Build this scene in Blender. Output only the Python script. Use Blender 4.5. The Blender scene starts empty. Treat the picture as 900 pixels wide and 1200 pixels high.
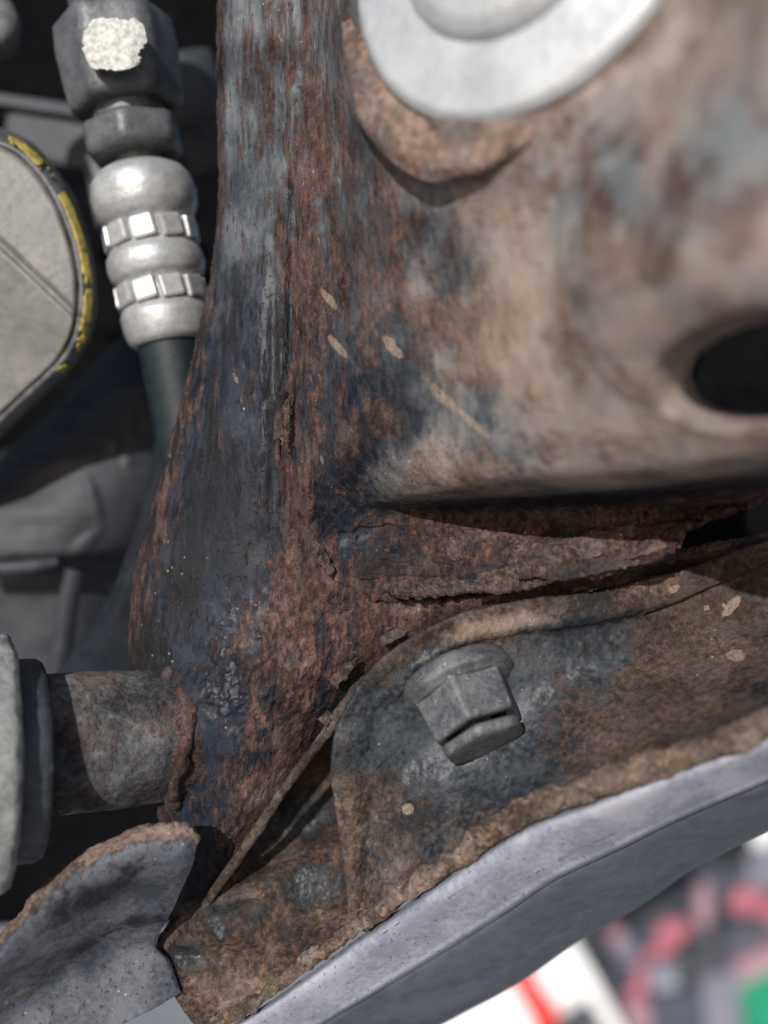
import bpy, bmesh, math, random
import numpy as np
from mathutils import Vector, Matrix

# ------------------------------------------------------------------ camera, light, exposure
S = bpy.context.scene
C = S.collection
CAMZ = 1.00                    # camera height over the floor, m
FOV = math.radians(56.0)
F = 600.0 / math.tan(FOV / 2)  # focal length in photo pixels (900 x 1200)
cam_d = bpy.data.cameras.new('camera')
cam = bpy.data.objects.new('camera', cam_d); C.objects.link(cam)
cam.location = (0, 0, CAMZ); cam.rotation_euler = (math.radians(90), 0, 0)
cam_d.sensor_fit = 'VERTICAL'; cam_d.sensor_height = 36.0
cam_d.lens = 18.0 / math.tan(FOV / 2)
cam_d.clip_start = 0.005; cam_d.clip_end = 60
cam_d.dof.use_dof = True; cam_d.dof.focus_distance = 0.200; cam_d.dof.aperture_fstop = 5.0
S.camera = cam

TOSUN = Vector((-0.27, -0.89, 0.36)).normalized()
el = math.asin(TOSUN.z); az = math.atan2(TOSUN.x, TOSUN.y)
w = bpy.data.worlds.new('World'); S.world = w; w.use_nodes = True
nt = w.node_tree; bg = nt.nodes['Background']
sky = nt.nodes.new('ShaderNodeTexSky'); sky.sky_type = 'NISHITA'; sky.sun_disc = False
sky.sun_elevation = el; sky.sun_rotation = az
nt.links.new(sky.outputs[0], bg.inputs[0]); bg.inputs[1].default_value = 0.09
sl = bpy.data.lights.new('sun', 'SUN'); sl.energy = 4.4; sl.angle = math.radians(0.6); sl.color = (1, .975, .945)
so = bpy.data.objects.new('sun', sl); C.objects.link(so)
so.rotation_euler = TOSUN.to_track_quat('Z', 'Y').to_euler()
so.location = (-0.4, -0.6, 1.2)
S.view_settings.view_transform = 'Standard'; S.view_settings.look = 'None'
S.view_settings.exposure = 0.0; S.view_settings.gamma = 1.0
S.view_settings.use_curve_mapping = False

# ------------------------------------------------------------------ helpers
def P(px, py, d):
    """photo pixel at depth d (mm) -> world point (m)"""
    return Vector(((px - 450) * d / F, d, (600 - py) * d / F)) * 0.001 + Vector((0, 0, CAMZ))
def Pn(a):
    d = a[..., 2]
    return np.stack([(a[..., 0] - 450) * d / F * .001, d * .001, (600 - a[..., 1]) * d / F * .001 + CAMZ], -1)

def _hash(i, j, k, seed):
    h = (i * 374761393 + j * 668265263 + k * 2147483647 + seed * 1274126177) & 0xffffffff
    h = ((h ^ (h >> 13)) * 1274126177) & 0xffffffff
    h = ((h ^ (h >> 16)) * 2246822519) & 0xffffffff
    return ((h ^ (h >> 15)) & 0xffff) / 65535.0
def vnoise(p, seed=0):
    q = np.floor(p).astype(np.int64); f = p - q; f = f * f * f * (f * (f * 6 - 15) + 10)
    r = 0
    for a in (0, 1):
        for b in (0, 1):
            for c in (0, 1):
                wt = (f[..., 0] if a else 1 - f[..., 0]) * (f[..., 1] if b else 1 - f[..., 1]) * (f[..., 2] if c else 1 - f[..., 2])
                r = r + wt * _hash(q[..., 0] + a, q[..., 1] + b, q[..., 2] + c, seed)
    return r
def fbm(p, scale, octv=4, seed=0, rough=.5):
    """0..1 noise; p in mm, scale = size in mm of the largest lump (number or xyz)"""
    p = p / np.array(scale, float); t = 0; a = 1; n = 0
    for o in range(octv):
        t = t + a * vnoise(p * 2 ** o + 17.3 * o, seed + o); n += a; a *= rough
    return t / n
def sst(x, a, b):
    t = np.clip((x - a) / (b - a), 0, 1); return t * t * (3 - 2 * t)
def blob(px, py, cx, cy, rx, ry, ang=0, soft=.5):
    a = math.radians(ang); dx = px - cx; dy = py - cy
    u = (dx * math.cos(a) + dy * math.sin(a)) / rx; v = (-dx * math.sin(a) + dy * math.cos(a)) / ry
    return 1 - sst(np.sqrt(u * u + v * v), 1 - soft, 1 + soft)
def seg_dist(px, py, pts):
    """distance in px to a polyline"""
    best = np.full(px.shape, 1e9)
    for (x0, y0), (x1, y1) in zip(pts[:-1], pts[1:]):
        L = (x1 - x0) ** 2 + (y1 - y0) ** 2 + 1e-9
        t = np.clip(((px - x0) * (x1 - x0) + (py - y0) * (y1 - y0)) / L, 0, 1)
        best = np.minimum(best, np.hypot(px - x0 - t * (x1 - x0), py - y0 - t * (y1 - y0)))
    return best

def cr1(a, n):
    """Catmull-Rom along axis 0 to n samples"""
    m = a.shape[0]; t = np.linspace(0, m - 1, n); i = np.minimum(t.astype(int), m - 2); f = (t - i)[(...,) + (None,) * (a.ndim - 1)]
    ext = np.concatenate([2 * a[:1] - a[1:2], a, 2 * a[-1:] - a[-2:-1]])
    p0, p1, p2, p3 = ext[i], ext[i + 1], ext[i + 2], ext[i + 3]
    return .5 * (2 * p1 + (p2 - p0) * f + (2 * p0 - 5 * p1 + 4 * p2 - p3) * f ** 2 + (3 * p1 - p0 - 3 * p2 + p3) * f ** 3)

def props(o, label=None, cat=None, group=None, kind=None):
    if label: o['label'] = label
    if cat: o['category'] = cat
    if group: o['group'] = group
    if kind: o['kind'] = kind
    return o
def thing(name, loc, label, cat, group=None):
    o = bpy.data.objects.new(name, None); C.objects.link(o); o.location = loc
    o.empty_display_size = .01
    return props(o, label, cat, group)
def put(o, parent):
    C.objects.link(o)
    if parent:
        o.parent = parent
        bpy.context.view_layer.update()
        o.matrix_parent_inverse = parent.matrix_world.inverted()
    return o
def mesh_obj(name, verts, faces, mat, parent=None, attrs=None, smooth=True):
    me = bpy.data.meshes.new(name)
    me.from_pydata([tuple(v) for v in verts] if not isinstance(verts, np.ndarray) else verts.tolist(), [], faces if not isinstance(faces, np.ndarray) else faces.tolist())
    me.materials.append(mat)
    if smooth: me.polygons.foreach_set('use_smooth', [True] * len(me.polygons))
    if attrs:
        for k, v in attrs.items():
            at = me.attributes.new(k, 'FLOAT_COLOR' if v.ndim == 2 else 'FLOAT', 'POINT')
            if v.ndim == 2:
                v4 = np.ones((len(v), 4), np.float32); v4[:, :3] = v
                at.data.foreach_set('color', v4.ravel())
            else:
                at.data.foreach_set('value', v.astype(np.float32))
    me.update()
    return put(bpy.data.objects.new(name, me), parent)

def sheet(name, ctrl, nr, nc, mat, parent=None, disp=None, mask=None, thick=1.5, shape=None, cut=None):
    """bicubic surface through control points (px, py, d); relief along the normal in mm; real sheet thickness"""
    g = np.array(ctrl, float)
    g = cr1(g, nr); g = np.swapaxes(cr1(np.swapaxes(g, 0, 1), nc), 0, 1)
    px, py = g[..., 0].copy(), g[..., 1].copy()
    U, V = np.meshgrid(np.linspace(0, 1, nc), np.linspace(0, 1, nr))
    if shape is not None: g[..., 2] += shape(px, py, U, V, g[..., 2])
    w_ = Pn(g)
    n = np.cross(np.gradient(w_, axis=1), np.gradient(w_, axis=0)); n /= np.linalg.norm(n, axis=-1, keepdims=True) + 1e-12
    view = w_ - np.array([0, 0, CAMZ]); sgn = -np.sign(np.mean(np.sum(n * view, -1)))
    n *= sgn
    mm = w_ * 1000
    if disp is not None: w_ = w_ + n * (disp(px, py, U, V, mm) * .001)[..., None]
    idx = np.arange(nr * nc).reshape(nr, nc)
    q = np.stack([idx[:-1, :-1], idx[:-1, 1:], idx[1:, 1:], idx[1:, :-1]], -1).reshape(-1, 4)
    if cut is not None:
        km = ~cut(px, py, g[..., 2]).ravel(); q = q[km[q].all(1)]
    v = w_.reshape(-1, 3); at = None
    a, b, c_, _ = q[len(q) // 2]
    fn = np.cross(v[b] - v[a], v[c_] - v[a])
    if np.dot(fn, n.reshape(-1, 3)[a]) < 0: q = q[:, ::-1]
    if mask is not None:
        r, gg, bb, ch, *tn = mask(px, py, U, V, mm)
        o1 = np.ones(px.shape)
        at = {'mask': np.stack([r * o1, gg * o1, bb * o1], -1).reshape(-1, 3).astype(np.float32), 'chip': (ch * o1).ravel()}
        if tn: at['tone'] = (tn[0] * o1).ravel()
    o = mesh_obj(name, v, q, mat, parent, at)
    if thick:
        m = o.modifiers.new('thickness', 'SOLIDIFY'); m.thickness = thick * .001; m.offset = -1
        m.use_even_offset = False
    return o

def frame(axis, up=Vector((0, 0, 1))):
    z = axis.normalized(); x = up.cross(z)
    if x.length < 1e-3: x = Vector((1, 0, 0)).cross(z)
    x.normalize(); return x, z.cross(x), z
def lathe(name, prof, org, axis, mat, parent=None, seg=64, sub=1, shape=None, noise=0, nscale=3, seed=0, mask=None, spin=0, jag=0):
    """prof = [(t mm, r mm)]; shape(theta, t)->radius factor"""
    pr = np.array(prof, float)
    if sub > 1:
        pts = []
        for a, b in zip(pr[:-1], pr[1:]):
            for k in range(sub): pts.append(a + (b - a) * k / sub)
        pts.append(pr[-1]); pr = np.array(pts)
    x, y, z = [np.array(v) for v in frame(axis)]
    th = np.linspace(0, 2 * math.pi, seg, endpoint=False) + spin
    T, TH = np.meshgrid(pr[:, 0], th, indexing='ij'); R = np.repeat(pr[:, 1][:, None], seg, 1)
    if shape is not None: R = R * shape(TH, T)
    def pos(R, T): return (x * (R * np.cos(TH))[..., None] + y * (R * np.sin(TH))[..., None] + z * T[..., None])
    p = pos(R, T)
    if noise:
        k = fbm(p + 50, nscale, 4, seed) - .5
        R = np.maximum(R + k * noise * (R > .05), 0); T = T + (fbm(p + 90, nscale, 3, seed + 9) - .5) * noise * jag * (R > .05)
        p = pos(R, T)
    v = p.reshape(-1, 3) * .001 + np.array(org)
    n = len(pr); f = []
    for i in range(n - 1):
        for j in range(seg):
            k = (j + 1) % seg
            f.append((i * seg + j, i * seg + k, (i + 1) * seg + k, (i + 1) * seg + j))
    at = None
    if mask is not None:
        r, g, b, c_ = mask(T, TH, p + 50); o1 = np.ones(T.shape)
        at = {'mask': np.stack([r * o1, g * o1, b * o1], -1).reshape(-1, 3), 'chip': (c_ * o1).ravel()}
    o = mesh_obj(name, v, f, mat, parent, at)
    return o
def hexf(round_=.0, n=6, ph=0):
    def fn(th, t):
        a = (th - ph) % (2 * math.pi / n) - math.pi / n
        h = math.cos(math.pi / n) / np.cos(a)
        return np.minimum(h, 1 - .5 * round_) * 1.0
    return fn
def tube(name, pts, rad, mat, parent=None, seg=24, n=160, noise=0, nscale=2.0, seed=0, mask=None, flat=1.0):
    """round bar through world points (m), radii in mm"""
    a = cr1(np.array([tuple(p) for p in pts], float) * 1000, n); r = cr1(np.array(rad, float)[:, None], n)[:, 0]
    tg = np.gradient(a, axis=0); tg /= np.linalg.norm(tg, axis=1, keepdims=True)
    v0 = np.array([0., -1, 0.2]); x = v0 - tg * (tg @ v0)[:, None]; x /= np.linalg.norm(x, axis=1, keepdims=True); y = np.cross(tg, x)
    th = np.linspace(0, 2 * math.pi, seg, endpoint=False)
    off = x[:, None] * (np.cos(th) * flat)[None, :, None] + y[:, None] * np.sin(th)[None, :, None]
    p = a[:, None] + off * r[:, None, None]
    if noise: p = p + off * ((fbm(p, nscale, 4, seed, .6) - .5) * noise)[..., None]
    f = []
    for i in range(n - 1):
        for j in range(seg):
            k = (j + 1) % seg; f.append((i * seg + j, i * seg + k, (i + 1) * seg + k, (i + 1) * seg + j))
    f.append(tuple(range(seg))[::-1]); f.append(tuple((n - 1) * seg + j for j in range(seg)))
    at = None
    if mask is not None:
        m = mask(p); o1 = np.ones(p.shape[:2])
        at = {'mask': np.stack([m[0] * o1, m[1] * o1, m[2] * o1], -1).reshape(-1, 3), 'chip': (m[3] * o1).ravel()}
    return mesh_obj(name, p.reshape(-1, 3) * .001, f, mat, parent, at)
def box(name, c, size, mat, parent=None, rot=None, bevel=.0006, segs=2):
    bm = bmesh.new(); bmesh.ops.create_cube(bm, size=1)
    for v in bm.verts: v.co = Vector((v.co.x * size[0], v.co.y * size[1], v.co.z * size[2]))
    if bevel: bmesh.ops.bevel(bm, geom=bm.edges[:], offset=min(bevel, min(size) * .3), segments=segs, affect='EDGES', profile=.6)
    M = Matrix.Translation(c) @ (rot.to_4x4() if rot else Matrix.Identity(4))
    bm.transform(M); me = bpy.data.meshes.new(name); bm.to_mesh(me); bm.free(); me.materials.append(mat)
    return put(bpy.data.objects.new(name, me), parent)

# ------------------------------------------------------------------ materials
class NB:
    def __init__(s, name):
        s.m = bpy.data.materials.new(name); s.m.use_nodes = True; s.t = s.m.node_tree
        s.b = s.t.nodes['Principled BSDF']; s.tc = s.t.nodes.new('ShaderNodeTexCoord')
    def n(s, t): return s.t.nodes.new(t)
    def l(s, a, b): s.t.links.new(a, b)
    def val(s, sock, v):
        if isinstance(v, (int, float)): sock.default_value = v
        elif isinstance(v, tuple): sock.default_value = v if len(v) == 4 or len(sock.default_value) == 3 else (*v, 1)
        else: s.l(v, sock)
    def noise(s, size, detail=6, rough=.6, stretch=(1, 1, 1), dist=0, off=0, rot=(0, 0, 0)):
        mp = s.n('ShaderNodeMapping'); mp.inputs['Scale'].default_value = tuple(1 / k for k in stretch)
        mp.inputs['Location'].default_value = (off, off * .7, off * 1.3); mp.inputs['Rotation'].default_value = rot
        s.l(s.tc.outputs['Object'], mp.inputs[0])
        x = s.n('ShaderNodeTexNoise'); x.inputs['Scale'].default_value = 1000 / size
        x.inputs['Detail'].default_value = detail; x.inputs['Roughness'].default_value = rough; x.inputs['Distortion'].default_value = dist
        s.l(mp.outputs[0], x.inputs['Vector']); return x.outputs['Fac']
    def voro(s, size, feat='F1', off=0, rnd=1):
        mp = s.n('ShaderNodeMapping'); mp.inputs['Location'].default_value = (off, off, off); s.l(s.tc.outputs['Object'], mp.inputs[0])
        x = s.n('ShaderNodeTexVoronoi'); x.feature = feat; x.inputs['Scale'].default_value = 1000 / size; x.inputs['Randomness'].default_value = rnd
        s.l(mp.outputs[0], x.inputs['Vector']); return x.outputs['Distance']
    def mth(s, op, a, b=0, c=0, clamp=False):
        x = s.n('ShaderNodeMath'); x.operation = op; x.use_clamp = clamp
        for i, v in enumerate((a, b, c)): s.val(x.inputs[i], v)
        return x.outputs[0]
    def rng(s, v, a, b, c=0, d=1):
        x = s.n('ShaderNodeMapRange'); x.interpolation_type = 'SMOOTHSTEP'
        s.val(x.inputs[0], v)
        for i, k in enumerate((a, b, c, d)): s.val(x.inputs[i + 1], k)
        return x.outputs[0]
    def mix(s, f, a, b, mode='MIX'):
        x = s.n('ShaderNodeMix'); x.data_type = 'RGBA'; x.blend_type = mode
        s.val(x.inputs[0], f); s.val(x.inputs[6], a); s.val(x.inputs[7], b); return x.outputs[2]
    def ramp(s, v, stops):
        x = s.n('ShaderNodeValToRGB'); e = x.color_ramp.elements
        while len(e) < len(stops): e.new(.5)
        for k, (p, c) in zip(e, stops): k.position = p; k.color = (*c, 1)
        s.l(v, x.inputs[0]); return x.outputs[0]
    def bump(s, h, dist, strength=1.0, prev=None):
        x = s.n('ShaderNodeBump'); x.inputs['Distance'].default_value = dist * .001; x.inputs['Strength'].default_value = strength
        s.val(x.inputs['Height'], h)
        if prev is not None: s.l(prev, x.inputs['Normal'])
        return x.outputs[0]
    def attr(s, k):
        x = s.n('ShaderNodeAttribute'); x.attribute_name = k; return x
    def out(s, col, rough, bump=None, metal=0, spec=.5):
        s.val(s.b.inputs['Base Color'], col); s.val(s.b.inputs['Roughness'], rough); s.val(s.b.inputs['Metallic'], metal)
        s.b.inputs['Specular IOR Level'].default_value = spec
        if bump is not None: s.l(bump, s.b.inputs['Normal'])
        return s.m

def corroded(name, paint, paint2, rust=((.020, .012, .012), (.052, .030, .026), (.096, .055, .047), (.175, .096, .076)),
             dustc=(.345, .27, .22), stretch=(1, 1, 1), rough_paint=.38, off=0, bumpk=1.0, edge=.26, fine=1.0, rot=(0, 0, 0)):
    """steel with dark paint, rust where the mask says, settled dust and black grime"""
    s = NB(name); at = s.attr('mask'); sp = s.n('ShaderNodeSeparateColor'); s.l(at.outputs['Color'], sp.inputs[0])
    R, G, B = sp.outputs[0], sp.outputs[1], sp.outputs[2]; chip = s.attr('chip').outputs['Fac']
    n1 = s.noise(5.5, 8, .68, stretch, .4, off, rot); n2 = s.noise(1.3, 6, .65, stretch, 0, off + 3, rot); n3 = s.noise(14, 5, .6, (1, 1, 1), 0, off + 6)
    n4 = s.noise(.45, 4, .6, (1, 1, 1), 0, off + 8); n5 = s.noise(2.4, 6, .7, (1, 1, stretch[2] * 1.6), .2, off + 14, rot)
    nn = s.mth('ADD', s.mth('MULTIPLY', n1, .36), s.mth('ADD', s.mth('MULTIPLY', n2, .24), s.mth('MULTIPLY', n5, .40)))
    tone = s.attr('tone').outputs['Fac']
    # rust where R + (noise) exceeds .5
    f = s.mth('ADD', R, s.mth('MULTIPLY', s.mth('SUBTRACT', nn, .5), s.mth('MULTIPLY_ADD', tone, -2.6, 3.3)))
    f = s.rng(f, .5 - edge, .5 + edge)
    rn = s.mth('ADD', s.mth('MULTIPLY', n2, .55), s.mth('MULTIPLY', n3, .45))
    rc = s.ramp(rn, [(.39, rust[0]), (.47, rust[1]), (.55, rust[2]), (.65, rust[3])])
    pg = tuple(sum(rust[2]) / 3 * k for k in (1.05, .92, .92))
    rc = s.mix(s.rng(n1, .50, .62, 0, .75), rc, pg)                       # dull purple grey scale
    rc = s.mix(s.rng(n5, .56, .66, 0, .7), rc, tuple(c * .45 for c in rust[1]))  # dark pits and streaks
    rc = s.mix(s.rng(s.noise(1.8, 6, .7, (1, 1, 1), .3, off + 30), .57, .66, 0, .6 * fine), rc, (rust[3][0] * 1.1, rust[3][1] * .86, rust[3][2] * .72))
    grain = s.ramp(n4, [(.36, (.68, .68, .68)), (.50, (1, 1, 1)), (.64, (1.0, 1.0, 1.0))]); rc = s.mix(1.0, rc, grain, 'MULTIPLY'); rc = s.mix(s.rng(n4, .55, .68, 0, .35 * fine), rc, s.mix(.5, rc, (.24, .17, .14)))
    pn = s.mth('ADD', s.mth('MULTIPLY', n3, .6), s.mth('MULTIPLY', n2, .4))
    pc = s.ramp(pn, [(.42, paint), (.58, paint2)])
    pc = s.mix(s.rng(s.mth('ADD', tone, s.mth('MULTIPLY', s.mth('SUBTRACT', s.mth('ADD', s.mth('MULTIPLY', n3, .6), s.mth('MULTIPLY', n2, .4)), .5), .8)), .05, .75, 0, .95), pc, s.ramp(n3, [(.35, (.13, .142, .155)), (.65, (.24, .255, .265))]))
    col = s.mix(f, pc, rc)
    dn = s.rng(s.mth('ADD', G, s.mth('MULTIPLY', s.mth('SUBTRACT', s.mth('ADD', s.mth('MULTIPLY', n3, .7), s.mth('MULTIPLY', n2, .3)), .5), 2.0)), .1, 1.0)
    col = s.mix(s.mth('MULTIPLY', dn, s.rng(G, 0, .15, 0, .92)), col, s.mix(s.rng(s.noise(7, 5, .6, (1, 1, 1), 0, off + 20), .35, .68), tuple(c * k for c, k in zip(dustc, (.78, .70, .66))), dustc))
    bk = s.rng(s.mth('ADD', B, s.mth('MULTIPLY', s.mth('SUBTRACT', nn, .5), 2.2)), .38, .72)
    col = s.mix(s.mth('MULTIPLY', bk, .9), col, (.012, .012, .014))
    col = s.mix(s.rng(s.mth('ADD', chip, s.mth('MULTIPLY', s.mth('SUBTRACT', s.mth('ADD', s.mth('MULTIPLY', n2, .5), s.mth('MULTIPLY', n4, .5)), .5), 2.2)), .42, .66, 0, .6), col, s.mix(s.rng(n4, .40, .60), (.36, .29, .21), (.20, .14, .10)))
    # pale specks and dark pits
    v = s.voro(2.6, off=off); speck = s.mth('MULTIPLY', s.rng(v, .06, .12, 1, 0), s.rng(n3, .5, .62))
    col = s.mix(s.mth('MULTIPLY', speck, .75), col, (.34, .32, .30))
    pit = s.rng(s.noise(.9, 3, .5, (1, 1, 1), 0, off + 12), .62, .72)
    col = s.mix(s.mth('MULTIPLY', pit, .6), col, (.018, .012, .011))
    ro = s.mth('ADD', rough_paint, s.mth('MULTIPLY', s.mth('MAXIMUM', f, dn), .48)); ro = s.mth('ADD', ro, s.mth('MULTIPLY', n2, .12))
    h = s.mth('ADD', s.mth('MULTIPLY', n1, .28), s.mth('ADD', s.mth('MULTIPLY', n2, .34), s.mth('MULTIPLY', n4, .24)))
    h = s.mth('MULTIPLY', h, s.mth('ADD', .12, s.mth('MULTIPLY', f, .88))); h = s.mth('SUBTRACT', h, s.mth('MULTIPLY', pit, .12))
    return s.out(col, ro, s.bump(h, 1.5 * bumpk, .9), 0, .22)

def plain(name, c1, c2, size=4, rough=.5, metal=0, spec=.5, bumpd=.2, dirt=0, dirtc=(.03, .025, .022), off=0, stretch=(1, 1, 1), speck=0, speckc=(.5, .5, .5)):
    s = NB(name)
    n1 = s.noise(size, 6, .6, stretch, 0, off); n2 = s.noise(size * .22, 5, .6, (1, 1, 1), 0, off + 4); n3 = s.noise(size * 2.5, 4, .6, stretch, .3, off + 7)
    col = s.ramp(s.mth('ADD', s.mth('MULTIPLY', n1, .6), s.mth('MULTIPLY', n2, .4)), [(.41, c1), (.59, c2)])
    if dirt: col = s.mix(s.mth('MULTIPLY', s.rng(s.mth('ADD', s.mth('MULTIPLY', n3, .6), s.mth('MULTIPLY', n2, .4)), .5, .68), dirt), col, dirtc)
    if speck: col = s.mix(s.mth('MULTIPLY', s.rng(s.noise(size * .3, 3, .55, (1, 1, 1), 0, off + 9), .64, .7), speck), col, speckc)
    r = s.mth('ADD', rough - .1, s.mth('MULTIPLY', n1, .2))
    return s.out(col, r, s.bump(s.mth('ADD', s.mth('MULTIPLY', n1, .5), s.mth('MULTIPLY', n2, .5)), bumpd, 1.0), metal, spec)

M_shell = corroded('rusted blue black steel', (.006, .008, .014), (.024, .030, .043), stretch=(1, 1, 2.2), off=1.0, bumpk=.8)
M_flange = corroded('rusted flange steel', (.013, .016, .021), (.056, .063, .074), off=5.0, bumpk=.4, fine=.4,
                    rust=((.026, .018, .015), (.050, .034, .027), (.085, .058, .046), (.145, .096, .072)))
M_guss = corroded('rusted gusset steel', (.014, .016, .020), (.05, .055, .06), off=9.0, bumpk=.8, fine=.7,
                  rust=((.030, .019, .014), (.062, .038, .027), (.105, .066, .046), (.16, .10, .068)))
M_flake = corroded('flaking rust scale', (.02, .02, .022), (.06, .055, .055), off=12.0, bumpk=.8,
                   rust=((.028, .020, .018), (.065, .044, .037), (.11, .077, .064), (.17, .12, .095)))
M_tube = corroded('rusted tube', (.03, .034, .042), (.12, .13, .14), off=15.0)
M_tab = corroded('blue grey painted tab', (.036, .040, .052), (.095, .102, .122), off=19.0, rough_paint=.5, bumpk=.9,
                 rust=((.035, .026, .023), (.075, .053, .045), (.13, .096, .08), (.20, .155, .13)))
M_lip = corroded('rusty seat lip', (.12, .12, .13), (.22, .21, .22), off=23.0, rust=((.11, .065, .05), (.22, .135, .105), (.31, .20, .155), (.38, .25, .19)))
M_seal = corroded('dusty sealant', (.07, .055, .045), (.17, .13, .10), off=27.0, stretch=(1, 1, 1), bumpk=1.4,
                  rust=((.07, .045, .035), (.15, .105, .075), (.25, .19, .14), (.33, .26, .20)))
M_boltm = plain('weathered zinc bolt', (.070, .077, .090), (.165, .170, .178), 3.6, .55, .35, .5, .5, .6, (.06, .05, .042), 2, speck=.5, speckc=(.42, .42, .40))
M_zinc = plain('bright zinc', (.50, .51, .53), (.64, .65, .66), 9, .45, .45, .5, .2, .45, (.30, .30, .30), 4)
M_ferr = plain('satin aluminium ferrule', (.35, .355, .36), (.49, .495, .50), 5, .48, .45, .5, .25, .55, (.25, .24, .23), 6)
M_tabm = plain('crimp tab metal', (.42, .42, .42), (.56, .56, .56), 2, .4, .5, .5, .1, .2, (.3, .3, .28), 8)
M_nut = plain('dull grey nut', (.085, .09, .098), (.15, .155, .165), 5, .5, .35, .5, .3, .4, (.035, .035, .038), 10)
M_zpatch = plain('worn zinc patch', (.34, .34, .32), (.62, .62, .59), 1.2, .6, .2, .5, .3, .35, (.22, .22, .21), 12)
M_cover = plain('grey cast cover', (.135, .13, .126), (.20, .192, .182), 7, .55, .1, .4, .3, .45, (.09, .085, .08), 14)
M_rim = plain('cover rim', (.07, .075, .08), (.15, .155, .155), 2.5, .5, .2, .5, .3, .5, (.025, .025, .025), 16)
M_yel = plain('yellow paint mark', (.17, .145, .03), (.36, .29, .06), 2.2, .55, 0, .4, .2, .5, (.13, .12, .07), 18)
M_cast = plain('dark casting', (.030, .032, .039), (.050, .053, .063), 18, .6, .1, .35, .2, .3, (.02, .02, .024), 20)
M_strap = plain('dark strap', (.010, .012, .017), (.018, .021, .028), 10, .75, 0, .12, .1, 0, off=22)
M_bayshade = plain('near black bay shade', (.0025, .0025, .003), (.005, .005, .006), 20, .9, 0, .03, .2, 0, off=24)  # near-black colour stands for the deep shade of the bay
M_hose = plain('dark teal hose', (.006, .011, .014), (.010, .019, .023), 4, .55, 0, .4, .2, 0, off=26)
M_rubber = plain('black rubber ring', (.022, .026, .034), (.045, .052, .065), 5, .5, 0, .5, .3, .2, (.10, .10, .095), 28, speck=.5, speckc=(.2, .21, .22))
M_disc = plain('pale cast disc', (.15, .155, .158), (.30, .305, .30), 2.8, .7, .05, .4, 1.0, .4, (.10, .10, .10), 30)
M_panel = corroded('pale blue grey paint', (.20, .21, .26), (.33, .34, .40), off=32.0, bumpk=.25, rough_paint=.35, dustc=(.36, .36, .38))
M_panel2 = plain('slate paint', (.048, .054, .073), (.085, .095, .122), 14, .45, 0, .5, .1, .3, (.07, .08, .10), 34, stretch=(4, 1, 1))
M_scr = plain('scratch', (.06, .055, .06), (.12, .10, .10), 2, .8, 0, .3, .2, 0, off=36)
M_floor = plain('concrete floor', (.30, .30, .31), (.40, .40, .41), 60, .8, 0, .3, .5, .2, (.2, .2, .2), 38)
M_white = plain('white board', (.80, .80, .80), (.86, .86, .86), 50, .5, 0, .4, .05, 0, off=40)
M_red = plain('red band', (.62, .035, .03), (.72, .06, .05), 30, .5, 0, .4, .05, 0, off=42)
M_pink = plain('pink red cloth', (.34, .10, .14), (.46, .17, .21), 18, .8, 0, .2, .5, 0, off=44)
M_grey = plain('grey cabinet', (.16, .16, .20), (.22, .22, .265), 60, .5, 0, .5, .1, 0, off=46)
M_dark = plain('dark clutter', (.03, .033, .042), (.07, .075, .09), 25, .6, 0, .5, .5, 0, off=48)
M_green = plain('green plastic', (.01, .22, .12), (.02, .30, .17), 30, .45, 0, .5, .1, 0, off=50)
M_mauve = plain('mauve bar', (.30, .17, .21), (.40, .25, .29), 30, .6, 0, .4, .1, 0, off=52)

# ------------------------------------------------------------------ subframe leg
sub = thing('subframe', P(420, 700, 210), 'rusty blue-black pressed steel subframe leg filling the middle of the view, with an oval hole', 'subframe')

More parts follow.
